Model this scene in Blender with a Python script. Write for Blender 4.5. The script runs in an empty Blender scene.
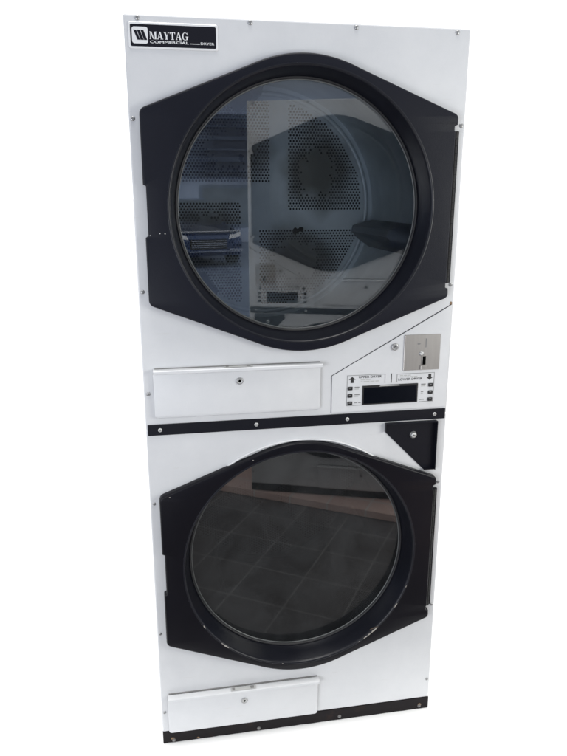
import bpy, bmesh, math, random
from mathutils import Vector, Matrix
from mathutils.geometry import tessellate_polygon
random.seed(7)
C = bpy.context.scene.collection
sc = bpy.context.scene
PI = math.pi

# ------------------------------------------------------------------ materials
def new_mat(name):
    m = bpy.data.materials.new(name); m.use_nodes = True
    nt = m.node_tree; b = nt.nodes['Principled BSDF']
    return m, nt, b

def simple(name, col, rough=.5, metal=0, spec=.5, bump=0, bscale=400, var=0, vscale=6, coat=0):
    m, nt, b = new_mat(name)
    b.inputs['Base Color'].default_value = (*col, 1)
    b.inputs['Roughness'].default_value = rough
    b.inputs['Metallic'].default_value = metal
    b.inputs['Specular IOR Level'].default_value = spec
    b.inputs['Coat Weight'].default_value = coat
    tc = nt.nodes.new('ShaderNodeTexCoord')
    if var:
        n = nt.nodes.new('ShaderNodeTexNoise'); n.inputs['Scale'].default_value = vscale
        n.inputs['Detail'].default_value = 6; n.inputs['Roughness'].default_value = .65
        nt.links.new(tc.outputs['Object'], n.inputs['Vector'])
        mx = nt.nodes.new('ShaderNodeMix'); mx.data_type = 'RGBA'
        mx.inputs[6].default_value = (*[c*(1-var) for c in col], 1)
        mx.inputs[7].default_value = (*[min(1, c*(1+var)) for c in col], 1)
        nt.links.new(n.outputs['Fac'], mx.inputs[0]); nt.links.new(mx.outputs[2], b.inputs['Base Color'])
        mr = nt.nodes.new('ShaderNodeMapRange')
        mr.inputs['To Min'].default_value = max(.03, rough*(1-var)); mr.inputs['To Max'].default_value = min(1, rough*(1+var))
        nt.links.new(n.outputs['Fac'], mr.inputs['Value']); nt.links.new(mr.outputs[0], b.inputs['Roughness'])
    if bump:
        n = nt.nodes.new('ShaderNodeTexNoise'); n.inputs['Scale'].default_value = bscale; n.inputs['Detail'].default_value = 3
        nt.links.new(tc.outputs['Object'], n.inputs['Vector'])
        bp = nt.nodes.new('ShaderNodeBump'); bp.inputs['Strength'].default_value = bump; bp.inputs['Distance'].default_value = .001
        nt.links.new(n.outputs['Fac'], bp.inputs['Height']); nt.links.new(bp.outputs[0], b.inputs['Normal'])
    return m

def enamel():
    m, nt, b = new_mat('white_enamel')
    N = nt.nodes.new; L = nt.links.new
    tc = N('ShaderNodeTexCoord')
    n1 = N('ShaderNodeTexNoise'); n1.inputs['Scale'].default_value = 3.2; n1.inputs['Detail'].default_value = 8; n1.inputs['Roughness'].default_value = .7
    L(tc.outputs['Object'], n1.inputs['Vector'])
    r1 = N('ShaderNodeValToRGB'); r1.color_ramp.elements[0].position = .35; r1.color_ramp.elements[1].position = .7
    r1.color_ramp.elements[0].color = (.600, .606, .618, 1); r1.color_ramp.elements[1].color = (.675, .678, .685, 1)
    L(n1.outputs['Fac'], r1.inputs[0])
    # sparse scuffs: thin stretched noise, thresholded
    mp = N('ShaderNodeMapping'); mp.inputs['Rotation'].default_value = (0, .35, 0); mp.inputs['Scale'].default_value = (14, 14, 120)
    L(tc.outputs['Object'], mp.inputs[0])
    n2 = N('ShaderNodeTexNoise'); n2.inputs['Scale'].default_value = 1; n2.inputs['Detail'].default_value = 2
    L(mp.outputs[0], n2.inputs['Vector'])
    r2 = N('ShaderNodeValToRGB'); r2.color_ramp.elements[0].position = .67; r2.color_ramp.elements[1].position = .80
    r2.color_ramp.elements[0].color = (0, 0, 0, 1); r2.color_ramp.elements[1].color = (.30, .30, .30, 1)
    L(n2.outputs['Fac'], r2.inputs[0])
    mx = N('ShaderNodeMix'); mx.data_type = 'RGBA'; mx.inputs[7].default_value = (.52, .50, .47, 1)
    L(r2.outputs[0], mx.inputs[0]); L(r1.outputs[0], mx.inputs[6]); L(mx.outputs[2], b.inputs['Base Color'])
    mr = N('ShaderNodeMapRange'); mr.inputs['To Min'].default_value = .28; mr.inputs['To Max'].default_value = .46
    L(n1.outputs['Fac'], mr.inputs[0]); L(mr.outputs[0], b.inputs['Roughness'])
    n3 = N('ShaderNodeTexNoise'); n3.inputs['Scale'].default_value = 220; L(tc.outputs['Object'], n3.inputs['Vector'])
    n4 = N('ShaderNodeTexNoise'); n4.inputs['Scale'].default_value = 4; n4.inputs['Detail'].default_value = 1; L(tc.outputs['Object'], n4.inputs['Vector'])
    b1 = N('ShaderNodeBump'); b1.inputs['Strength'].default_value = .08; b1.inputs['Distance'].default_value = .001
    b2 = N('ShaderNodeBump'); b2.inputs['Strength'].default_value = .25; b2.inputs['Distance'].default_value = .006
    L(n3.outputs['Fac'], b1.inputs['Height']); L(n4.outputs['Fac'], b2.inputs['Height'])
    L(b2.outputs[0], b1.inputs['Normal']); L(b1.outputs[0], b.inputs['Normal'])
    return m

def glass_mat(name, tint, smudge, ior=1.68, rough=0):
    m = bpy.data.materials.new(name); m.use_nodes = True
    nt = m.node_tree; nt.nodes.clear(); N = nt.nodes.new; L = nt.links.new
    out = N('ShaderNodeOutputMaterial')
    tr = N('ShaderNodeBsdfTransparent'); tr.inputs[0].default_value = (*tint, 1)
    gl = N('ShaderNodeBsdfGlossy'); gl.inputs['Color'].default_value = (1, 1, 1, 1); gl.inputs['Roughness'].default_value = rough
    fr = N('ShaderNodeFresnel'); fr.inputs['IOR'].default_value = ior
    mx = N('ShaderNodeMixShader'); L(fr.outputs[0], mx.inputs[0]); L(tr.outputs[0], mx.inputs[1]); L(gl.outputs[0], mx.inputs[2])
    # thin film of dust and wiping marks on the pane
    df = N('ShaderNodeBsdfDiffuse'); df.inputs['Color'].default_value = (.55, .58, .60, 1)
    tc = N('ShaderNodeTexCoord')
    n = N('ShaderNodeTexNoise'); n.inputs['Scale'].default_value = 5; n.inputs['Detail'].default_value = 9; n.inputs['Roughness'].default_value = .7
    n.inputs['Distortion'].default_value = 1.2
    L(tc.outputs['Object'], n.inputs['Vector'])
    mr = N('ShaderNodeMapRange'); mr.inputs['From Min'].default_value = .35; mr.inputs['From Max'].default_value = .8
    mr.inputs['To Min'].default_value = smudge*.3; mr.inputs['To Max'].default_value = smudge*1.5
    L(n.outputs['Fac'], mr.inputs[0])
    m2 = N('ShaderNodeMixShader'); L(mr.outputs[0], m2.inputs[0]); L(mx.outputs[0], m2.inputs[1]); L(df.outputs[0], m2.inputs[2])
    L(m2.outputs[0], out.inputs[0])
    return m

def galvanised():
    m, nt, b = new_mat('galvanised_drum')
    N = nt.nodes.new; L = nt.links.new
    tc = N('ShaderNodeTexCoord')
    v = N('ShaderNodeTexNoise'); v.inputs['Scale'].default_value = 7; v.inputs['Detail'].default_value = 7; L(tc.outputs['Object'], v.inputs['Vector'])
    r = N('ShaderNodeValToRGB'); r.color_ramp.elements[0].position = .3; r.color_ramp.elements[1].position = .7
    r.color_ramp.elements[0].color = (.58, .63, .66, 1); r.color_ramp.elements[1].color = (.76, .81, .83, 1)
    L(v.outputs['Fac'], r.inputs[0]); L(r.outputs[0], b.inputs['Base Color'])
    b.inputs['Metallic'].default_value = .35; b.inputs['Roughness'].default_value = .5
    return m

def tile_mat():
    m, nt, b = new_mat('quarry_tile')
    N = nt.nodes.new; L = nt.links.new
    tc = N('ShaderNodeTexCoord'); mp = N('ShaderNodeMapping'); mp.inputs['Rotation'].default_value = (0, 0, math.radians(-33))
    L(tc.outputs['Object'], mp.inputs[0])
    br = N('ShaderNodeTexBrick'); br.offset = 0; br.inputs['Scale'].default_value = 1; br.inputs['Brick Width'].default_value = .23; br.inputs['Row Height'].default_value = .23
    br.inputs['Mortar Size'].default_value = .004
    br.inputs['Color1'].default_value = (.105, .100, .104, 1); br.inputs['Color2'].default_value = (.14, .132, .134, 1); br.inputs['Mortar'].default_value = (.235, .23, .23, 1)
    L(mp.outputs[0], br.inputs['Vector']); L(br.outputs['Color'], b.inputs['Base Color'])
    b.inputs['Roughness'].default_value = .45
    return m

def pink_tile():
    m, nt, b = new_mat('pink_tile')
    N = nt.nodes.new; L = nt.links.new
    tc = N('ShaderNodeTexCoord')
    br = N('ShaderNodeTexBrick'); br.offset = 0; br.inputs['Scale'].default_value = 1; br.inputs['Brick Width'].default_value = .2; br.inputs['Row Height'].default_value = .5
    br.inputs['Mortar Size'].default_value = .005
    br.inputs['Color1'].default_value = (.82, .62, .56, 1); br.inputs['Color2'].default_value = (.74, .52, .46, 1); br.inputs['Mortar'].default_value = (.75, .72, .70, 1)
    sp = N('ShaderNodeSeparateXYZ'); L(tc.outputs['Object'], sp.inputs[0])
    ad = N('ShaderNodeMath'); L(sp.outputs['Y'], ad.inputs[0]); L(sp.outputs['Z'], ad.inputs[1])
    of = N('ShaderNodeMath'); of.inputs[1].default_value = 5.1; L(ad.outputs[0], of.inputs[0])
    cb = N('ShaderNodeCombineXYZ'); L(sp.outputs['X'], cb.inputs[0]); L(of.outputs[0], cb.inputs[1])
    L(cb.outputs[0], br.inputs['Vector']); L(br.outputs['Color'], b.inputs['Base Color'])
    b.inputs['Roughness'].default_value = .4
    return m

def base_mat():
    m, nt, b = new_mat('rusty_black_base')
    N = nt.nodes.new; L = nt.links.new
    tc = N('ShaderNodeTexCoord')
    n = N('ShaderNodeTexNoise'); n.inputs['Scale'].default_value = 18; n.inputs['Detail'].default_value = 8; n.inputs['Roughness'].default_value = .75
    L(tc.outputs['Object'], n.inputs['Vector'])
    r = N('ShaderNodeValToRGB'); e = r.color_ramp.elements
    e[0].position = .55; e[0].color = (.010, .008, .009, 1); e[1].position = .78; e[1].color = (.030, .018, .013, 1)
    L(n.outputs['Fac'], r.inputs[0]); L(r.outputs[0], b.inputs['Base Color']); b.inputs['Roughness'].default_value = .6; b.inputs['Specular IOR Level'].default_value = .18
    return m

def steel_mat():
    m, nt, b = new_mat('brushed_steel')
    N = nt.nodes.new; L = nt.links.new
    tc = N('ShaderNodeTexCoord'); mp = N('ShaderNodeMapping'); mp.inputs['Scale'].default_value = (120, 40, 8); L(tc.outputs['Object'], mp.inputs[0])
    n = N('ShaderNodeTexNoise'); n.inputs['Scale'].default_value = 1; n.inputs['Detail'].default_value = 4; L(mp.outputs[0], n.inputs['Vector'])
    r = N('ShaderNodeValToRGB'); r.color_ramp.elements[0].position = .3; r.color_ramp.elements[1].position = .7
    r.color_ramp.elements[0].color = (.385, .365, .345, 1); r.color_ramp.elements[1].color = (.42, .40, .38, 1)
    L(n.outputs['Fac'], r.inputs[0]); L(r.outputs[0], b.inputs['Base Color'])
    b.inputs['Metallic'].default_value = .85; b.inputs['Roughness'].default_value = .42
    return m

M = dict(
    white=enamel(),
    door=simple('satin_black_door', (.0034, .0042, .0098), .46, bump=.35, bscale=900, var=.22, vscale=5, spec=.22),
    door2=simple('gloss_black_door', (.0028, .0026, .0052), .36, bump=.20, bscale=500, var=.30, vscale=4, spec=.20),
    rim=simple('black_rim_enamel', (.0028, .0034, .0075), .36, bump=.06, bscale=350, var=.25, vscale=9, spec=.42),
    rubber=simple('black_rubber', (.010, .010, .012), .55),
    bead=simple('glass_edge_bead', (.10, .105, .105), .30, spec=.5),
    black=simple('black_paint', (.004, .0045, .0085), .45, bump=.2, bscale=500, var=.2, spec=.26),
    seam=simple('dark_gap', (.012, .012, .012), .8),
    base=base_mat(),
    shadow_latch=simple('shadow_latch_grey', (.22, .215, .21), .8),  # grey of the painted shadow line over the lips, also on latch ends
    steel=steel_mat(),
    zinc=simple('zinc_screw', (.42, .42, .42), .38, metal=.8, var=.2, vscale=80),
    dull=simple('dull_screw', (.16, .155, .15), .55, metal=.4, var=.3, vscale=90),
    bright=simple('bright_screw', (.60, .60, .585), .42, metal=.5),
    silver=simple('silver_badge', (.80, .80, .80), .32, metal=.15, bump=.05),
    badge=simple('badge_black', (.006, .006, .011), .35, spec=.28),
    ink=simple('grey_ink', (.20, .20, .20), .7),
    pale_ink=simple('pale_grey_ink', (.45, .45, .44), .7),
    dark_ink=simple('black_ink', (.02, .02, .02), .6),
    label=simple('label_film', (.84, .84, .84), .4),
    button=simple('black_button', (.014, .014, .015), .4),
    lcd=simple('dark_display', (.002, .003, .006), .22, spec=.3),
    slot=simple('slot_black', (.003, .003, .003), .9, spec=0),
    chip=simple('bare_chip', (.36, .335, .30), .6, var=.4, vscale=200),
    scratch=simple('scratched_brown', (.09, .06, .035), .7),
    rust=simple('rust_spot', (.22, .14, .08), .8, var=.4, vscale=150),
    galv=galvanised(),
    drumdark=simple('perforation_dark', (.006, .006, .006), .9, spec=.1),
    lint=simple('lint_stain', (.060, .055, .050), .9, var=.5, vscale=14),
    baffle=simple('baffle_paint', (.05, .07, .10), .4, var=.2),
    glass=glass_mat('upper_glass', (.93, .955, .970), .008),
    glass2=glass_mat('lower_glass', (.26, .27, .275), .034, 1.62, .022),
    floor=simple('white_floor', (.93, .93, .93), .6),
    glass3=glass_mat('far_glass', (.6, .62, .64), .01, 1.25),
    tile=tile_mat(), pink=pink_tile(),
    street=simple('pavement', (.20, .26, .40), .8, var=.25, vscale=.6),  # blue of the sky light is mixed into the paving colour
    car=simple('silver_car_paint', (.07, .11, .24), .16, metal=.9, coat=.5),
    carglass=simple('car_glass', (.02, .025, .03), .08),
    tyre=simple('tyre_rubber', (.015, .015, .015), .8),
    lamp=simple('headlight_lens', (.85, .88, .95), .10, metal=.9),
)

# ------------------------------------------------------------------ mesh builder
class MB:
    def __init__(s): s.v = []; s.f = []; s.m = []; s.sm = []; s.mats = []
    def mi(s, mat):
        if mat not in s.mats: s.mats.append(mat)
        return s.mats.index(mat)
    def add(s, vs, fs, mat, smooth=False, xf=None):
        o = len(s.v); k = s.mi(mat)
        for p in vs:
            p = Vector(p)
            if xf is not None: p = xf @ p
            s.v.append(p)
        for f in fs: s.f.append([i+o for i in f]); s.m.append(k); s.sm.append(smooth)
        return s
    def box(s, a, b, mat, xf=None):
        (x0, y0, z0), (x1, y1, z1) = a, b
        vs = [(x0,y0,z0),(x1,y0,z0),(x1,y1,z0),(x0,y1,z0),(x0,y0,z1),(x1,y0,z1),(x1,y1,z1),(x0,y1,z1)]
        return s.add(vs, [(0,3,2,1),(4,5,6,7),(0,1,5,4),(1,2,6,5),(2,3,7,6),(3,0,4,7)], mat, False, xf)
    def rings(s, rings, mat, smooth=False, close=True, xf=None):
        n = len(rings[0]); vs = [p for r in rings for p in r]; fs = []
        for i in range(len(rings)-1):
            for j in range(n if close else n-1):
                k = (j+1) % n
                fs.append((i*n+j, i*n+k, (i+1)*n+k, (i+1)*n+j))
        return s.add(vs, fs, mat, smooth, xf)
    def cap(s, outer, y, mat, holes=(), xf=None):
        polys = [[Vector((x, z, 0)) for x, z in outer]] + [[Vector((x, z, 0)) for x, z in h] for h in holes]
        flat = [p for q in polys for p in q]
        tris = tessellate_polygon(polys)
        fs = []
        for t in tris:
            a, b, c = (flat[i] for i in t)
            cr = (b-a).cross(c-a).z
            fs.append(t if cr > 0 else (t[0], t[2], t[1]))     # facing -y
        return s.add([(p.x, y, p.y) for p in flat], fs, mat, False, xf)
    def plate(s, outline, prof, mat, holes=(), smooth=False, xf=None, capmat=None):
        """outline: ccw (x,z) list; prof: list of (inset, y) from back to front; front is capped."""
        outs = [(offset(outline, i), y) for i, y in prof]
        s.rings([[(x, y, z) for x, z in o] for o, y in outs], mat, smooth, True, xf)
        s.cap(outs[-1][0], outs[-1][1], capmat or mat, holes, xf)
        return s
    def lathe(s, prof, cx, cz, mat, seg=96, smooth=True, xf=None):
        """prof: list of (r, y) round an axis along y"""
        rs = [[(cx+r*math.cos(2*PI*j/seg), y, cz+r*math.sin(2*PI*j/seg)) for j in range(seg)] for r, y in prof]
        return s.rings(rs, mat, smooth, True, xf)
    def disc(s, cx, cz, r, y, mat, seg=24, xf=None):
        return s.add([(cx+r*math.cos(2*PI*j/seg), y, cz+r*math.sin(2*PI*j/seg)) for j in range(seg)], [tuple(range(seg))], mat, False, xf)
    def flat(s, pts, y, mat, xf=None): return s.cap(pts, y, mat, (), xf)
    def build(s, name, parent=None, angle=None):
        me = bpy.data.meshes.new(name); me.from_pydata([tuple(v) for v in s.v], [], s.f)
        for m in s.mats: me.materials.append(m)
        me.polygons.foreach_set('material_index', s.m)
        me.polygons.foreach_set('use_smooth', s.sm)
        bm = bmesh.new(); bm.from_mesh(me)
        bmesh.ops.remove_doubles(bm, verts=bm.verts, dist=1e-6)
        bm.to_mesh(me); bm.free(); me.update()
        if angle: me.set_sharp_from_angle(angle=math.radians(angle))
        o = bpy.data.objects.new(name, me); C.objects.link(o)
        if parent: o.parent = parent
        return o

def offset(pts, d):
    if abs(d) < 1e-9: return list(pts)
    n = len(pts); out = []
    for i in range(n):
        p0, p1, p2 = (Vector(pts[(i+k) % n]) for k in (-1, 0, 1))
        a = (p1-p0).normalized(); b = (p2-p1).normalized()
        na = Vector((-a.y, a.x)); nb = Vector((-b.y, b.x))   # inward for ccw
        q = (na+nb)
        if q.length < 1e-6: q = na
        q = q.normalized(); c = max(.35, q.dot(na))
        out.append(tuple(p1+q*(d/c)))
    return out

def rrect(x0, z0, x1, z1, r, n=5):
    out = []
    for cx, cz, a0 in ((x1-r, z1-r, 0), (x0+r, z1-r, 90), (x0+r, z0+r, 180), (x1-r, z0+r, 270)):
        for k in range(n+1):
            a = math.radians(a0+90*k/n); out.append((cx+r*math.cos(a), cz+r*math.sin(a)))
    return out

def fillet(pts, rads, n=6):
    out = []; N = len(pts)
    for i in range(N):
        p0, p, p2 = (Vector(pts[(i+k) % N]) for k in (-1, 0, 1)); r = rads[i]
        if r <= 0: out.append(tuple(p)); continue
        a = (p0-p).normalized(); b = (p2-p).normalized(); th = a.angle(b)
        t = min(r/math.tan(th/2), .45*(p0-p).length, .45*(p2-p).length); rr = t*math.tan(th/2)
        c = p+(a+b).normalized()*(rr/math.sin(th/2))
        s, e = p+a*t-c, p+b*t-c
        ang = s.angle_signed(e) if s.length > 0 else 0
        for k in range(n+1):
            f = -ang*k/n
            out.append((c.x+s.x*math.cos(f)-s.y*math.sin(f), c.y+s.x*math.sin(f)+s.y*math.cos(f)))
    return out

def circ(cx, cz, r, seg=96): return [(cx+r*math.cos(2*PI*j/seg), cz+r*math.sin(2*PI*j/seg)) for j in range(seg)]

def text_polys(body, height, stretch=1.0, bold=0.0):
    """flat mesh of built-in-font lettering: verts (x,z) starting at 0, cap height = height"""
    cu = bpy.data.curves.new('lettering', 'FONT'); cu.body = body; cu.size = 1; cu.offset = bold; cu.resolution_u = 3
    o = bpy.data.objects.new('lettering', cu); C.objects.link(o)
    dg = bpy.context.evaluated_depsgraph_get(); dg.update()
    me = o.evaluated_get(dg).to_mesh()
    vs = [v.co.copy() for v in me.vertices]; fs = [tuple(p.vertices) for p in me.polygons]
    o.evaluated_get(dg).to_mesh_clear(); bpy.data.objects.remove(o); bpy.data.curves.remove(cu)
    x0 = min(v.x for v in vs); x1 = max(v.x for v in vs); z0 = min(v.y for v in vs); z1 = max(v.y for v in vs)
    k = height/(z1-z0)
    return [((v.x-x0)*k*stretch, (v.y-z0)*k) for v in vs], fs, (x1-x0)*k*stretch

def put_text(mb, body, x, z, height, y, mat, width=None, bold=0.0):
    vs, fs, w = text_polys(body, height, 1, bold)
    s = width/w if width else 1
    mb.add([(x+a*s, y, z+b) for a, b in vs], fs, mat)
    # tessellated text faces +z in its own plane; here that becomes -y
    return mb

# ------------------------------------------------------------------ the dryer
H = 1.8975
UC, LC = 1.486, .552           # door centres (height)
HOLE = .318

root = bpy.data.objects.new('stacked_dryer', None); C.objects.link(root)
root['label'] = 'white coin-operated stacked dryer with two round black-framed glass doors, standing on the white floor'
root['category'] = 'dryer'

# cabinet: sides, top, back
mb = MB()
mb.box((-.398, .006, .004), (-.394, 1.0, H-.002), M['white'])
mb.box((.394, .006, .004), (.398, 1.0, H-.002), M['white'])
mb.box((-.394, .006, H-.006), (.394, 1.0, H-.002), M['white'])
mb.box((-.394, .996, .004), (.394, 1.0, H-.006), M['white'])
mb.box((-.394, .030, .925), (.394, .034, .975), M['white'])
mb.build('cabinet', root)

def screw(mb, x, z, r, y, mat, h=.0028, rot=None):
    rot = random.uniform(0, PI) if rot is None else rot
    prof = [(r, y), (r*.98, y-h*.45), (r*.8, y-h*.85), (r*.45, y-h), (0.00001, y-h)]
    mb.lathe(prof, x, z, mat, 20)
    for a in (rot, rot+PI/2):
        c, s = math.cos(a), math.sin(a); l, w = r*.62, r*.15
        mb.flat([(x+c*l-s*w*i, z+s*l+c*w*i) for i in (-1, 1)] + [(x-c*l-s*w*i, z-s*l+c*w*i) for i in (1, -1)], y-h-.0002-(.0001 if a > rot else 0), M['ink'])
    return mb
def screw_obj(parent, x, z, r, y, mat, h=.0028):
    return screw(MB(), x, z, r, y, mat, h).build('screw', parent)

def front_panel(z0, z1, cz):
    o = rrect(-.4, z0, .4, z1, .0035, 3)
    mb = MB()
    hole = circ(0, cz, HOLE)
    mb.plate(o, [(0, .014), (0, .003), (.0008, .001), (.003, 0)], M['white'], [hole], smooth=False)
    mb.lathe([(HOLE, 0), (HOLE, .03)], 0, cz, M['seam'])
    return mb.build('front_panel', root)
pu = front_panel(.9500, H, UC)
pl = front_panel(.0395, .9490, LC)
for x, z in ((-.370, 1.8905), (-.124, 1.890), (.121, 1.890), (.367, 1.8885), (-.391, 1.685), (-.3905, 1.297), (-.3895, 1.044), (.391, 1.683), (.389, 1.297)):
    screw_obj(pu, x, z, .0052, 0, M['zinc'])
fl = MB(); fl.lathe([(.3505, -.0003), (.3498, -.0050), (.3484, -.0060), (.3466, -.0056), (.3462, -.0003)], 0, LC, M['white'], 128); fl.build('pressed_lip', pl)
for x, z in ((-.390, .748), (-.392, .361), (-.392, .105), (.388, .749), (.391, .361), (.391, .104)):
    screw_obj(pl, x, z, .0046, 0, M['zinc'])
for (x, z, r) in ((.3925, 1.246, .0045), (.389, 1.238, .003), (.393, 1.228, .0028)):
    r_ = MB(); r_.flat([(x+r*random.uniform(.6, 1.2)*math.cos(a*.7), z+r*random.uniform(.7, 1.8)*math.sin(a*.7)) for a in range(9)], -.0003, M['rust']); r_.build('rust_spot', pu)

def make_door(cz, dm, lower):
    R = .341; cx_, ch = .376, .219
    d = math.hypot(cx_, ch); al = math.atan2(cx_, ch) - math.acos(R/d)      # tangent angle from vertical
    arc = [(R*math.sin(t), R*math.cos(t)+.0035*math.cos(t/al*PI/2)) for t in [al*(1-2*k/28) for k in range(29)]]   # right -> left
    top = arc; bot = [(-x, -z) for x, z in arc]
    left = [(-cx_, ch), (-cx_, .057), (-cx_+.0065, .054), (-cx_+.0065, -.058), (-cx_, -.062), (-cx_, -ch)]
    hl = .187
    right = [(cx_, -ch), (cx_-.001, -hl-.010), (cx_-.0085, -hl-.007), (cx_-.0085, -hl+.003), (cx_-.006, -hl+.006), (cx_-.006, hl-.006), (cx_-.0085, hl-.003), (cx_-.0085, hl+.007), (cx_-.001, hl+.010), (cx_, ch)]
    pts = top+left+bot+right
    rad = [0]*29+[.017, .002, .002, .002, .002, .017]+[0]*29+[.017, .002, .003, .003, .002, .002, .003, .003, .002, .017]
    pts = fillet(pts, rad, 5)
    pts = [(x, z+cz) for x, z in pts]
    mb = MB()
    mb.plate(pts, [(0, -.0006), (0, -.0155), (.0010, -.0180), (.0026, -.0196), (.0050, -.0203)], dm, [circ(0, cz, .3235)], smooth=True)
    door = mb.build('door', root, 30)
    # rolled rim and funnel down to the glass
    rm = MB()
    rm.lathe([(.3235, -.0203), (.3224, -.0206), (.3208, -.0206), (.3192, -.0198), (.3176, -.0175), (.3160, -.0120), (.3130, .000), (.3095, .018), (.3066, .034), (.3045, .0405)], 0, cz, M['rim'], 128)
    rm.build('rim', door)
    g = MB(); g.lathe([(.3045, .0395), (.3030, .0385), (.3008, .0395), (.2990, .0430), (.2990, .052)], 0, cz, M['rubber'], 128)
    g.lathe([(.2990, .0440), (.2972, .0432), (.2962, .0455)], 0, cz, M['bead'], 128)
    g.build('gasket', door)
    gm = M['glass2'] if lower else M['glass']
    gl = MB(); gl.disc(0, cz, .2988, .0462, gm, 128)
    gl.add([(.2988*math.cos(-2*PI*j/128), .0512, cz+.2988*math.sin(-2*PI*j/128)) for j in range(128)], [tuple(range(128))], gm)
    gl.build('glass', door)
    # piano hinge: a row of knuckles on a leaf
    hg = MB(); n = 22; z0, z1 = cz-.183, cz+.183
    for k in range(n):
        a = z0+(z1-z0)*k/n; b = z0+(z1-z0)*(k+1)/n-.0016
        ring = lambda z: [(.3738+.0034*math.cos(2*PI*j/12), -.0125+.0034*math.sin(2*PI*j/12), z) for j in range(12)]
        hg.rings([ring(a), ring(b)], M['seam'], True)
        hg.add(ring(a), [tuple(range(12))], M['seam']); hg.add(ring(b), [tuple(range(12))], M['seam'])
    hg.box((.3720, -.0100, z0), (.3820, -.0006, z1), M['black'])
    hg.build('hinge', door)
    return door

du = make_door(UC, M['door'], False)
dl = make_door(LC, M['door2'], True)

# bare chips on the lower rim, specks on the upper door edge
def chip(mb, cz, r, ang, ln, wd, y, mat):
    n = 9; a0 = math.radians(ang); pts = []
    for k in range(n+1):
        t = -1+2*k/n; w = wd*math.sqrt(max(0.02, 1-t*t))*random.uniform(.5, 1.2)
        pts.append((r+w, a0+t*ln/2/r))
    for k in range(n+1):
        t = 1-2*k/n; w = wd*math.sqrt(max(0.02, 1-t*t))*random.uniform(.4, 1.1)
        pts.append((r-w, a0+t*ln/2/r))
    mb.flat([(q*math.cos(a), cz+q*math.sin(a)) for q, a in pts], y, mat)
for r, a, ln, wd in ((.3208, -148, .011, .0017), (.3208, -132, .020, .0022), (.3206, -134.5, .007, .0012), (.3208, -31.6, .016, .0018), (.3210, -48.7, .024, .0028), (.3208, -52.0, .010, .0018), (.3208, -54.4, .015, .0018), (.3207, -58.6, .005, .001),
                     (.3208, -100, .004, .0007), (.3208, -75, .006, .0007), (.3208, -20, .007, .0008)):
    cm = MB(); chip(cm, LC, r, a, ln, wd, -.0210, M['chip']); cm.build('paint_chip', dl)
for x, z in ((-.133, .858), (-.349, .772)):
    cm = MB(); cm.flat([(x+.0020*random.uniform(.5, 1.3)*math.cos(k*.9), z+.0012*random.uniform(.5, 1.3)*math.sin(k*.9)) for k in range(7)], -.0206, M['chip']); cm.build('paint_chip', dl)
cm = MB(); cm.flat([(  .212+.014*math.cos(k*.63), .318+.0012*math.sin(k*.63)+.004*math.cos(k*.63)) for k in range(10)], -.0206, M['scratch'])
cm.build('scratch', dl)
for x, z in ((-.365, UC-.056), (-.343, UC-.052), (-.331, UC-.0525)):
    cm = MB(); cm.flat([(x+.0018*random.uniform(.5, 1.2)*math.cos(k*.9), z+.0014*random.uniform(.5, 1.2)*math.sin(k*.9)) for k in range(7)], -.0206, M['pale_ink']); cm.build('paint_chip', du)

# drums
def back_mat(cz, rot):
    m = galvanised(); m.name = 'linted_drum_back'; nt = m.node_tree; N = nt.nodes.new; L = nt.links.new
    b = nt.nodes['Principled BSDF']; src = b.inputs['Base Color'].links[0].from_socket
    tc = N('ShaderNodeTexCoord'); nz = N('ShaderNodeTexNoise'); nz.inputs['Scale'].default_value = 11; nz.inputs['Detail'].default_value = 8
    L(tc.outputs['Object'], nz.inputs['Vector'])
    va = N('ShaderNodeVectorMath'); va.operation = 'MULTIPLY_ADD'; va.inputs[1].default_value = (.12, .12, .12)
    L(nz.outputs['Color'], va.inputs[0]); L(tc.outputs['Object'], va.inputs[2])
    prev = None
    for k in range(4):
        a = k*PI/2+rot; x = .180*math.cos(a)-.110*math.sin(a); z = .180*math.sin(a)+.110*math.cos(a)
        d = N('ShaderNodeVectorMath'); d.operation = 'DISTANCE'; d.inputs[1].default_value = (x+.06, .68, cz+z+.06)
        L(va.outputs[0], d.inputs[0])
        r = N('ShaderNodeMapRange'); r.interpolation_type = 'SMOOTHSTEP'
        r.inputs['From Min'].default_value = .160; r.inputs['From Max'].default_value = .055
        L(d.outputs['Value'], r.inputs[0])
        if prev is None: prev = r.outputs[0]
        else:
            mx = N('ShaderNodeMath'); mx.operation = 'MAXIMUM'; L(prev, mx.inputs[0]); L(r.outputs[0], mx.inputs[1]); prev = mx.outputs[0]
    mm = N('ShaderNodeMix'); mm.data_type = 'RGBA'; mm.inputs[7].default_value = (.15, .145, .128, 1)
    L(prev, mm.inputs[0]); L(src, mm.inputs[6]); L(mm.outputs[2], b.inputs['Base Color'])
    mt = N('ShaderNodeMath'); mt.operation = 'MULTIPLY_ADD'; mt.inputs[1].default_value = -.35; mt.inputs[2].default_value = .35
    L(prev, mt.inputs[0]); L(mt.outputs[0], b.inputs['Metallic'])
    return m
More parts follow.
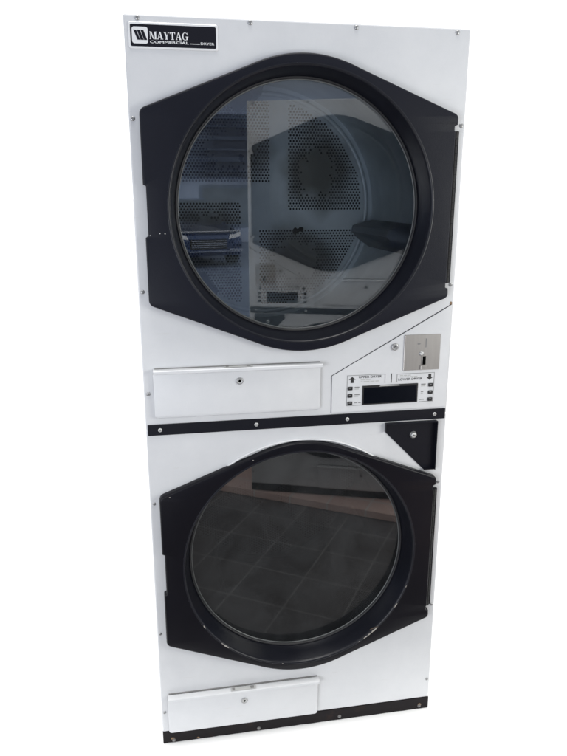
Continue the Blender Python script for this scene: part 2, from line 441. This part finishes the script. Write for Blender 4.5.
def make_drum(cz, rot):
    RD, YF, YB = .365, .070, .620
    mb = MB()
    mb.lathe([(.3185, .030), (.3185, .058), (.325, .064), (RD, YF), (RD, YB)], 0, cz, M['galv'], 96)
    d = mb.build('drum', root)
    bk = MB(); bk.disc(0, cz, RD, YB, back_mat(cz, rot), 96)
    bk.lathe([(.352, YB-.001), (.349, YB-.008), (.340, YB-.010), (.336, YB-.001)], 0, cz, M['galv'], 96)
    p = .0102; rr = .0034
    def inq(x, z, m=0):
        # four pinwheel quadrants
        for k in range(4):
            a = -k*PI/2; X = x*math.cos(a)-z*math.sin(a); Z = x*math.sin(a)+z*math.cos(a)
            if X > .078+m and Z > -.016+m and math.hypot(X, Z) < .326-m: return True
        return False
    def linted(x, z):
        for k in range(4):
            a = -k*PI/2; X = x*math.cos(a)-z*math.sin(a); Z = x*math.sin(a)+z*math.cos(a)
            if math.hypot((X-.175)/.80, Z-.105) < .078+random.uniform(-.020, .016)+.006*math.sin(5*math.atan2(Z-.105, X-.175)+k): return True
        return False
    nx = int(.34/p)+1; nz = int(.34/(p*.866))+1
    for j in range(-nz, nz+1):
        for i in range(-nx, nx+1):
            x = (i+(.5 if j % 2 else 0))*p; z = j*p*.866
            if inq(x, z) and not linted(x, z):
                c, s = math.cos(rot), math.sin(rot)
                X, Z = x*c-z*s, x*s+z*c
                bk.add([(X+rr*math.cos(2*PI*q/6), YB-.0012, cz+Z+rr*math.sin(2*PI*q/6)) for q in range(6)], [tuple(range(6))], M['drumdark'])
    for (x, z) in ((.120, -.075), (.104, -.083), (-.075, .15)):
        bk.flat([(x+.014*random.uniform(.3, 1)*math.cos(k*.6), cz+z+.015*random.uniform(.3, 1)*math.sin(k*.6)) for k in range(10)], YB-.0016, M['drumdark'])
    bk.build('drum_back', d)
    for k in range(3):
        a = math.radians(-14+120*k); b = MB()
        def P(r, y, w): return (r*math.cos(a)-w*math.sin(a), y, cz+r*math.sin(a)+w*math.cos(a))
        secs = [[P(RD, y, -.045), P(RD-h*.55, y, -.030), P(RD-h, y, -.010), P(RD-h, y, .010), P(RD-h*.55, y, .030), P(RD, y, .045)] for y, h in ((.17, .004), (.20, .075), (.56, .075), (.60, .004))]
        b.rings(secs, M['baffle'], True, False)
        b.build('baffle', d, 40)
    return d
make_drum(UC, 0)
make_drum(LC, math.radians(31))

# lint doors
def lint_door(x0, x1, z0, z1, lx, lz, open_):
    mb = MB()
    o = rrect(x0, z0, x1-.003, z1-.004, .008, 4)
    t = Matrix.Translation((0, 0, z0)) @ Matrix.Rotation(open_, 4, 'X') @ Matrix.Translation((0, 0, -z0))
    mb.plate(o, [(0, -.0006), (0, -.0075), (.0012, -.0095), (.003, -.0103)], M['white'], smooth=True, xf=t)
    d = mb.build('lint_door', root, 35)
    lp = MB()                       # folded lip along the top edge
    sec = [(-.0005, z1+.0005), (-.0165, z1-.0005), (-.0185, z1-.0025), (-.0185, z1-.0085), (-.0165, z1-.0100), (-.0106, z1-.0070)]
    A = [(x0+.001, y, z) for y, z in sec]; B = [(x1, y, z) for y, z in sec]
    lp.rings([A, B], M['white'], False, True, t); lp.add(A, [tuple(range(6))], M['white'], False, t); lp.add(B, [tuple(reversed(range(6)))], M['white'], False, t)
    lp.build('lip', d)
    lt = MB(); lt.box((lx-.038, -.0150, z1+.0006), (lx+.034, -.003, z1+.0016), M['pale_ink'], t)
    lt.box((lx-.034, -.0135, z1+.0018), (lx-.027, -.004, z1+.0024), M['shadow_latch'], t)
    lt.box((lx+.018, -.0135, z1+.0018), (lx+.028, -.004, z1+.0024), M['shadow_latch'], t)
    lt.build('latch', d)
    lk = MB()
    lk.lathe([(.0092, -.0103), (.0088, -.0128), (.0072, -.0135), (.0058, -.0128)], lx, lz, M['zinc'], 28, True, t)
    lk.disc(lx, lz, .0060, -.0127, M['bright'], 24, t); lk.disc(lx, lz, .0036, -.0130, M['slot'], 16, t)
    lk.build('lock', d)
    gp = MB(); gp.box((x0+.004, -.0032, z1+.0008), (x1-.004, -.0004, z1+.0022), M['shadow_latch']); gp.build('shadow_strip', d)  # solid strip coloured as the shadow line above the lip
lint_door(-.376, .049, .982, 1.1065, -.163, 1.070, math.radians(.6))
lint_door(-.382, .053, .0405, .1640, -.166, .1235, math.radians(2.2))

# control panel with its seam
cp_o = [(.3945, .9685), (.3945, 1.2445), (.0780, 1.0680), (.0780, .9685)]
mb = MB()
mb.plate([(.3940, .9690), (.3940, 1.2464), (.0766, 1.0690), (.0766, .9690)], [(0, -.0002), (0, -.0005)], M['seam'])
mb.plate(cp_o, [(0, -.0006), (0, -.0019), (.0006, -.0025)], M['white'])
cp = mb.build('control_panel', root)
Y = -.0025
mb = MB(); mb.plate(rrect(.160, .9860, .313, 1.0385, .0015, 2), [(0, Y), (0, Y-.0012), (.0010, Y-.0020)], M['button'])
mb.flat([(.164, .9895), (.309, .9895), (.309, 1.0330), (.164, 1.0330)], Y-.0023, M['lcd'])
mb.flat([(.205, 1.0350), (.262, 1.0350), (.258, 1.0378), (.210, 1.0378)], Y-.0024, M['pale_ink'])
mb.build('display', cp)
def frame_lines(mb, pts, w, y, mat):
    n = len(pts)
    for i in range(n-1):
        a, b = Vector(pts[i]), Vector(pts[i+1]); d = (b-a).normalized(); nn = Vector((-d.y, d.x))*w/2; e = d*w/2
        mb.flat([tuple(a-e-nn), tuple(b+e-nn), tuple(b+e+nn), tuple(a-e+nn)], y-i*.00002, mat)
def word_bars(mb, x0, x1, z, h, y, mat):
    x = x0
    while x < x1-.004:
        w = random.uniform(.005, .016); w = min(w, x1-x)
        mb.flat([(x, z), (x+w, z), (x+w, z+h), (x, z+h)], y, mat); x += w+.0022
def arrow(mb, x, z, up, y):
    s = 1 if up else -1
    pts = [(-.0045, -.0110), (.0045, -.0110), (.0045, .0005), (.0105, .0005), (0, .0115), (-.0105, .0005), (-.0045, .0005)]
    pts = [(x+a*.9, z+s*b*.74) for a, b in pts]
    if not up: pts = pts[::-1]
    mb.flat(pts, y, M['dark_ink'])
YL = Y-.0004
lb = MB()
frame_lines(lb, [(.160, .986), (.1185, .986), (.1185, 1.0675), (.2210, 1.0675), (.2210, 1.0440)], .0012, YL, M['ink'])
arrow(lb, .132, 1.0555, True, YL)
put_text(lb, 'UPPER DRYER', .150, 1.0590, .0062, YL, M['dark_ink'], .062, .012)
word_bars(lb, .155, .185, 1.0535, .0022, YL, M['pale_ink']); word_bars(lb, .155, .205, 1.0485, .0022, YL, M['pale_ink'])
for z, w in ((1.0325, .018), (1.0125, .014)):
    word_bars(lb, .139, .139+w, z+.0012, .0026, YL, M['ink']); word_bars(lb, .139, .139+w*.8, z-.0034, .0026, YL, M['pale_ink'])
word_bars(lb, .139, .157, .9920, .0020, YL, M['ink'])
frame_lines(lb, [(.2385, 1.0440), (.2385, 1.0670)], .0022, YL, M['dark_ink'])
lb.build('printed_label', cp)
lb = MB()
frame_lines(lb, [(.2540, 1.0440), (.2540, 1.0655), (.3575, 1.0655), (.3575, .9865), (.3180, .9865)], .0012, YL, M['ink'])
arrow(lb, .345, 1.0540, False, YL)
word_bars(lb, .262, .292, 1.0600, .0022, YL, M['pale_ink']); word_bars(lb, .262, .312, 1.0560, .0022, YL, M['pale_ink'])
put_text(lb, 'LOWER DRYER', .258, 1.0475, .0062, YL, M['dark_ink'], .066, .012)
for z, w in ((1.0320, .013), (1.0120, .010)):
    word_bars(lb, .322, .322+w, z+.0012, .0026, YL, M['ink']); word_bars(lb, .322, .322+w*.8, z-.0034, .0026, YL, M['pale_ink'])
word_bars(lb, .319, .337, .9915, .0020, YL, M['ink'])
lb.build('printed_label', cp)
for x, zs in ((.1268, (1.0330, 1.0130, .9925)), (.3485, (1.0320, 1.0120, .9925))):
    for z in zs:
        b = MB(); b.plate(rrect(x-.0063, z-.0047, x+.0063, z+.0047, .0016, 3), [(0, Y), (0, Y-.0022), (.0008, Y-.0032)], M['button'])
        b.flat([(x-.0035, z+.0006), (x+.0020, z+.0006), (x+.0020, z+.0024), (x-.0035, z+.0024)], Y-.0034, M['ink']); b.build('button', cp)
mb = MB()
mb.plate(rrect(.2695, 1.0745, .3685, 1.1695, .0012, 2), [(0, Y), (0, Y-.0022), (.0012, Y-.0030)], M['steel'])
ys = Y-.0033
mb.flat([(.3272, 1.1350), (.3300, 1.1350), (.3300, 1.1590), (.3272, 1.1590)], ys, M['ink'])
mb.flat([(.3040, 1.1450), (.3085, 1.1425), (.3150, 1.1450), (.3085, 1.1478)], ys, M['ink'])
mb.lathe([(.0062, Y-.0030), (.0056, Y-.0048), (.0040, Y-.0052)], .3175, 1.1190, M['zinc'], 20); mb.disc(.3175, 1.1190, .0041, Y-.0051, M['bright'], 16)
mb.plate([(.3190, 1.0885), (.3300, 1.0885), (.3300, 1.1130), (.3190, 1.1130)], [(0, Y-.003), (0, Y-.0050), (.0008, Y-.0056)], M['steel'], capmat=M['slot'])
mb.plate([(.3160, 1.0760), (.3345, 1.0760), (.3345, 1.0868), (.3160, 1.0868)], [(0, Y-.003), (0, Y-.0062), (.0012, Y-.0070)], M['steel'])
mb.build('coin_plate', cp)
mb = MB(); mb.lathe([(.0098, Y), (.0094, Y-.0030), (.0075, Y-.0046), (.0056, Y-.0040)], .2440, 1.1390, M['zinc'], 28); mb.disc(.2440, 1.1390, .0057, Y-.0041, M['zinc'], 20)
mb.flat([(.2400, 1.1382), (.2478, 1.1404), (.2475, 1.1420), (.2397, 1.1398)], Y-.0044, M['slot']); mb.build('lock', cp)

# trim strip, bracket, base
mb = MB(); mb.plate(rrect(-.3955, .9355, .3945, .9640, .0012, 2), [(0, -.0004), (0, -.0034), (.0010, -.0042)], M['black'])
ts = mb.build('trim_strip', root)
for x in (-.365, -.121, .121, .364): screw_obj(ts, x, .9495, .0052, -.0042, M['bright'], .0022)
mb = MB()
bo = [(.3395, .7930), (.3710, .7930), (.3710, .9320), (.2265, .9320), (.2265, .9070)]
mb.plate(bo, [(0, -.0003), (0, -.0020), (.0006, -.0024)], M['black'])
D = -.0160
mb.box((.3688, D, .7930), (.3710, -.0024, .9320), M['black'])
mb.box((.2265, D+.004, .9070), (.2286, -.0024, .9298), M['black'])
mb.box((.2265, D, .9299), (.3687, -.0024, .9320), M['black'])
mb.box((.3395, D, .7930), (.3687, -.0024, .7950), M['black'])
mb.box((.3405, D-.0004, .7934), (.3680, D-.0001, .7948), M['zinc'])
bk = mb.build('bracket', root)
mb = MB(); mb.lathe([(.0100, -.0024), (.0096, -.0044), (.0086, -.0050)], .307, .894, M['zinc'], 24); mb.lathe([(.0086, -.0050), (.0074, -.0085), (.004, -.0100), (.00001, -.0100)], .307, .894, M['bright'], 6, False)
mb.flat([(.3020, .8945), (.3125, .8925), (.3128, .8940), (.3023, .8960)], -.0103, M['slot']); mb.build('bolt', bk)
# base strip with a slightly ragged lower edge
n = 60; low = []
for k in range(n+1):
    x = -.4+.8*k/n; low.append((x, max(.0003, .0009+.0004*math.sin(k*1.7)+random.uniform(-.0005, .0006))))
mb = MB(); mb.plate(low+[(.4, .0384), (-.4, .0384)], [(0, .010), (0, -.0002), (.0004, -.0012)], M['base'])
mb.box((-.396, .012, .0006), (.396, .99, .0030), M['base'])
bs = mb.build('base_strip', root)
for x, z in ((-.370, .0085), (-.124, .0095), (.120, .0125), (.371, .0115)): screw_obj(bs, x, z, .0054, -.0012, M['dull'])
for x, z, r in ((-.372, .0140, .0075), (.372, .0165, .0065), (-.30, .006, .005)):
    mb = MB(); mb.flat([(x+r*random.uniform(.5, 1.2)*math.cos(k*.7), z+r*random.uniform(.3, .8)*math.sin(k*.7)) for k in range(9)], -.0015, M['rust']); mb.build('rust_spot', bs)

# nameplate
nb = MB()
nb.plate(rrect(-.3905, 1.8290, -.1965, 1.8825, .0045, 4), [(0, -.0003), (0, -.0016), (.0012, -.0026)], M['silver'], smooth=False)
nb.flat(rrect(-.3865, 1.8335, -.2010, 1.8775, .0030, 4), -.0030, M['badge'])
npl = nb.build('nameplate', root)
yb = -.0034
em = MB(); em.flat(rrect(-.3830, 1.8390, -.3490, 1.8725, .0050, 4), yb, M['silver'])
for k in range(3):
    x = -.3770+.0076*k; zt, zb = 1.8655, 1.8462
    em.flat([(x-.0026, zt+.0008), (x+.0038, zt), (x+.0112, zb), (x+.0055, zb)], yb-.0003, M['badge'])
    if k < 2: em.flat([(x+.0050, zt+.0006), (x+.0062, zt+.0006), (x+.0128, zb), (x+.0118, zb)], yb-.0003-.0001, M['badge'])
em.build('emblem', npl)
# serif lettering drawn stroke by stroke (unit cap height)
def stroke_letter(ch):
    R = lambda x0, z0, x1, z1: [(x0, z0), (x1, z0), (x1, z1), (x0, z1)]
    Q = []; s = .07
    if ch == 'M':
        Q = [R(.07, 0, .14, 1), R(.80, 0, 1.02, 1), [(.07, 1), (.56, 0), (.62, .10), (.32, 1)], [(.52, .02), (.60, .02), (.88, 1), (.78, 1)], R(0, 0, .22, s), R(.72, 0, 1.10, s), R(0, 1-s, .32, 1), R(.78, 1-s, 1.10, 1)]; w = 1.10
    elif ch == 'A':
        Q = [[(.08, 0), (.16, 0), (.46, 1), (.38, 1)], [(.36, 1), (.62, 0), (.86, 0), (.56, 1)], R(.20, .28, .66, .36), R(0, 0, .26, s), R(.54, 0, .94, s)]; w = .94
    elif ch == 'Y':
        Q = [R(.36, 0, .58, .46), [(.08, 1), (.36, .40), (.56, .40), (.33, 1)], [(.76, 1), (.50, .42), (.58, .42), (.84, 1)], R(.26, 0, .68, s), R(0, 1-s, .42, 1), R(.64, 1-s, .92, 1)]; w = .92
    elif ch == 'T':
        Q = [R(.32, 0, .54, 1), R(.02, 1-s, .84, 1), [(.02, .74), (.07, .74), (.14, 1-s), (.02, 1-s)], [(.79, .74), (.84, .74), (.84, 1-s), (.72, 1-s)], R(.22, 0, .64, s)]; w = .86
    elif ch == 'G':
        n = 16
        for k in range(n):
            a, b = (math.radians(42+276*(k+i)/n) for i in (0, 1))
            th = lambda t: .09+.13*abs(math.cos(t))**1.5*(1 if math.cos(t) < 0 else .2)
            o = lambda t, f: (.47+(.47-f)*math.cos(t), .5+(.52-f*.6)*math.sin(t))
            Q.append([o(a, th(a)), o(a, 0), o(b, 0), o(b, th(b))])
        Q += [R(.66, .04, .88, .42), R(.56, .42, .98, .42+s), [(.80, .68), (.85, .68), (.85, 1), (.81, 1)]]; w = .98
    return Q, w
lt = MB(); x = -.3455; hh = .0150; word = 'MAYTAG'
tot = sum(stroke_letter(c)[1]+.05 for c in word); kx = (.0845/tot)
yy = yb; 
for c in word:
    Q, w = stroke_letter(c)
    for q in Q:
        yy -= .00002
        pts = [(x+a*kx, 1.8485+b*hh) for a, b in q]
        area = sum(pts[i][0]*pts[(i+1) % 4][1]-pts[(i+1) % 4][0]*pts[i][1] for i in range(4))
        lt.flat(pts if area > 0 else pts[::-1], yy, M['silver'])
    x += (w+.05)*kx
put_text(lt, 'COMMERCIAL', -.3450, 1.8405, .0052, yb, M['silver'], .0840, .018)
lt.flat([(-.2585, 1.8410), (-.2370, 1.8410), (-.2370, 1.8424), (-.2585, 1.8424)], yb, M['silver'])
put_text(lt, 'DRYER', -.2350, 1.8405, .0050, yb, M['silver'], .0300, .012)
lt.build('lettering', npl)

# ------------------------------------------------------------------ what stands across the aisle (seen mirrored in the doors)
def copy_tree(o, parent=None):
    c = o.copy(); C.objects.link(c); c.parent = parent
    for ch in list(o.children): copy_tree(ch, c)
    return c
opp = copy_tree(root)
YAW = math.radians(20)
cxy = Vector((.075+.4*math.cos(YAW), -1.52+.4*math.sin(YAW)))
opp.location = (cxy.x, cxy.y, .036); opp.rotation_euler = (0, 0, PI+YAW)
for d in [c for c in opp.children if c.name.startswith('door')]:
    for g in [c for c in d.children if c.name.startswith('glass')]:
        g.data = g.data.copy(); g.data.materials[0] = M['glass3']
opp['label'] = 'white stacked dryer on a pink tiled kerb, seen only mirrored in the glass doors'

mb = MB()
mb.box((-.35, -.75, 0), (1.6, -.02, .034), M['pink'])
kb = mb.build('kerb'); kb['kind'] = 'structure'
kb.location = (.075, -1.49, 0); kb.rotation_euler = (0, 0, math.radians(33))

def sheet(name, x0, y0, x1, y1, z, mat):
    o = MB().add([(x0, y0, z), (x1, y0, z), (x1, y1, z), (x0, y1, z)], [(0, 1, 2, 3)], mat).build(name); o['kind'] = 'structure'; return o
sheet('floor', -40, -.275, 60, 400, 0, M['floor'])
sheet('tiled_floor', -6, -4.2, 6, -.25, -.004, M['tile'])
sheet('pavement', -60, -90, 60, -4.1, -.008, M['street'])

# car parked outside
car = bpy.data.objects.new('parked_car', None); C.objects.link(car)
car['label'] = 'dark blue car parked outside, facing the dryer, mirrored in the upper glass'; car['category'] = 'car'
mb = MB()
secs = []
for y, hw, z0, z1 in ((0, .62, .32, .62), (.06, .80, .24, .74), (.5, .88, .22, .86), (1.3, .90, .22, .98), (3.2, .90, .22, 1.0), (4.1, .86, .24, .96), (4.3, .7, .34, .8)):
    secs.append([(x*hw, -y, z0+(z1-z0)*t) for x, t in ((-1, .12), (-.9, 0), (.9, 0), (1, .12), (1, .62), (.93, .86), (.8, 1), (-.8, 1), (-.93, .86), (-1, .62))])
mb.rings(secs, M['car'], True); mb.add(secs[0], [tuple(range(10))], M['car']); mb.add(secs[-1], [tuple(range(10))], M['car'])
mb.build('body', car, 40)
mb = MB()
secs = [[(-w, -y, z0), (w, -y, z0), (w*.82, -y-dy, z1), (-w*.82, -y-dy, z1)] for y, w, z0, z1, dy in ((1.25, .80, .95, .98, .05), (1.95, .80, .95, 1.44, .1), (3.0, .80, .95, 1.44, .1), (3.7, .78, .95, 1.0, .05))]
mb.rings(secs, M['carglass'], False); mb.box((-.62, -3.1, 1.45), (.62, -2.05, 1.475), M['car']); mb.build('cabin', car)
mb = MB(); mb.box((-.42, -.02, .40), (.42, .03, .60), M['tyre'])
for k in range(4): mb.box((-.40, .03, .43+k*.045), (.40, .04, .445+k*.045), M['lamp'])
for x0, x1, z0, z1 in ((-.74, -.50, .34, .40), (.48, .78, .33, .40), (-.46, .46, .335, .36), (-.70, .70, .775, .79)): mb.box((x0, -.03, z0), (x1, .06, z1), M['lamp'])
mb.build('grille', car)
for s in (-1, 1):
    mb = MB(); mb.add([(s*.46, .02, .60), (s*.76, -.05, .66), (s*.78, -.07, .76), (s*.50, -.02, .70), (s*.46, -.1, .60), (s*.76, -.17, .66), (s*.78, -.19, .76), (s*.50, -.14, .70)], [(0,1,2,3),(4,7,6,5),(0,4,5,1),(1,5,6,2),(2,6,7,3),(3,7,4,0)], M['lamp']); mb.build('headlight', car)
    for y in (-.75, -3.4):
        t = Matrix.Translation((s*.80, y, .31)) @ Matrix.Rotation(PI/2, 4, 'Z')
        mb = MB(); mb.lathe([(.0001, -.1), (.2, -.1), (.31, -.09), (.31, .09), (.2, .1), (.0001, .1)], 0, 0, M['tyre'], 24, True, t); mb.build('wheel', car, 40)
car.location = (.75, -13.5, 0); car.rotation_euler = (0, 0, math.radians(-14))

bl = bpy.data.objects.new('shop_building', None); C.objects.link(bl)
bl['label'] = 'low dark shop front across the street, mirrored in the upper glass'; bl['category'] = 'building'
M['shop'] = simple('shop_wall', (.46, .54, .72), .8, var=.2, vscale=.4)
M['shut'] = simple('shutter_paint', (.030, .045, .10), .5, var=.25, vscale=.5)
M['trim'] = simple('shutter_trim', (.08, .11, .19), .5)
MB().box((-8, -4, 0), (12, 0, 2.15), M['shop']).build('wall', bl)
mb = MB(); mb.box((-8.2, -4, 2.16), (12.2, .25, 4.1), M['shut'])
for k, zz in enumerate((2.3, 2.62, 2.98, 3.3, 3.7, 3.95)): mb.box((-8.2, .255, zz), (12.2, .30, zz+(.07, .16, .05, .12, .06, .1)[k]), M['trim'])
mb.build('fascia', bl)
for x0 in (-1.4, 1.1, 3.4):
    wd = MB().box((x0, .005, .5), (x0+1.8, .04, 1.9), M['trim']).build('window', bl); MB().box((x0+.1, .045, .6), (x0+1.7, .05, 1.8), M['carglass']).build('pane', wd)
bl.location = (0, -22, 0)

# ------------------------------------------------------------------ light
w = bpy.data.worlds.new('World'); sc.world = w; w.use_nodes = True
nt = w.node_tree; N = nt.nodes.new; L = nt.links.new
bg = nt.nodes['Background']
tc = N('ShaderNodeTexCoord'); sx = N('ShaderNodeSeparateXYZ'); L(tc.outputs['Generated'], sx.inputs[0])
rp = N('ShaderNodeValToRGB'); e = rp.color_ramp.elements
mr = N('ShaderNodeMapRange'); mr.inputs['From Min'].default_value = -1; mr.inputs['From Max'].default_value = 1
L(sx.outputs['Y'], mr.inputs[0]); L(mr.outputs[0], rp.inputs[0])
e[0].position = .30; e[0].color = (.36, .43, .58, 1)
e[1].position = .62; e[1].color = (1.6, 1.6, 1.6, 1)
e[1].color = (1.6, 1.6, 1.6, 1)
zr = N('ShaderNodeMapRange'); zr.inputs['From Min'].default_value = .04; zr.inputs['From Max'].default_value = .17; L(sx.outputs['Z'], zr.inputs[0])
fm = N('ShaderNodeMix'); fm.data_type = 'RGBA'; fm.inputs[6].default_value = (.34, .50, .95, 1); fm.inputs[7].default_value = (.48, .50, .53, 1)
L(zr.outputs[0], fm.inputs[0])
wm = N('ShaderNodeMix'); wm.data_type = 'RGBA'; wm.inputs[7].default_value = (1.6, 1.6, 1.6, 1)
e[0].color = (0, 0, 0, 1); e[1].color = (1, 1, 1, 1)
L(rp.outputs[0], wm.inputs[0]); L(fm.outputs[2], wm.inputs[6]); L(wm.outputs[2], bg.inputs[0]); bg.inputs['Strength'].default_value = 1.0

def area(name, loc, target, size, power, col, sy=None):
    l = bpy.data.lights.new(name, 'AREA'); l.energy = power; l.color = col; l.size = size
    if sy: l.shape = 'RECTANGLE'; l.size_y = sy
    o = bpy.data.objects.new(name, l); C.objects.link(o); o.location = loc
    o.rotation_euler = (Vector(target)-Vector(loc)).to_track_quat('-Z', 'Y').to_euler(); return o
area('floor_whitening_lamp', (-.2, -1.0, 9.0), (0, -.3, 0), 3.0, 385, (1, .985, .96))  # unseen overhead lamp, added to lift the floor to pure white
area('window_light', (-1.45, -1.7, .90), (.05, 0, .80), 1.0, 22, (.95, .975, 1))
area('doorway_light', (1.75, -1.35, 1.45), (.15, 0, 1.35), 1.0, 25, (1, 1, .92))  # added fill lamp that brightens the right side; no doorway stands there

# ------------------------------------------------------------------ camera
cam = bpy.data.cameras.new('Camera'); co = bpy.data.objects.new('Camera', cam); C.objects.link(co)
Rm = [[0.9839189519575987, 0.04678217065316056, -0.17238017428822588], [-0.1786138184671401, 0.2535165269871696, -0.9506978880785164], [-0.0007744877326944723, 0.9661991508241675, 0.2577956576736886]]
mw = Matrix(Rm).to_4x4(); mw.translation = (-0.3486324269729742, -1.6516906362597314, 1.5168066875895159)
co.matrix_world = mw
cam.sensor_fit = 'HORIZONTAL'; cam.sensor_width = 36; cam.lens = 680.33/567*36
cam.clip_start = .02; cam.clip_end = 2000
sc.camera = co
sc.view_settings.view_transform = 'Standard'; sc.view_settings.look = 'None'; sc.view_settings.exposure = 0; sc.view_settings.gamma = 1
sc.cycles.max_bounces = 10; sc.cycles.transparent_max_bounces = 16
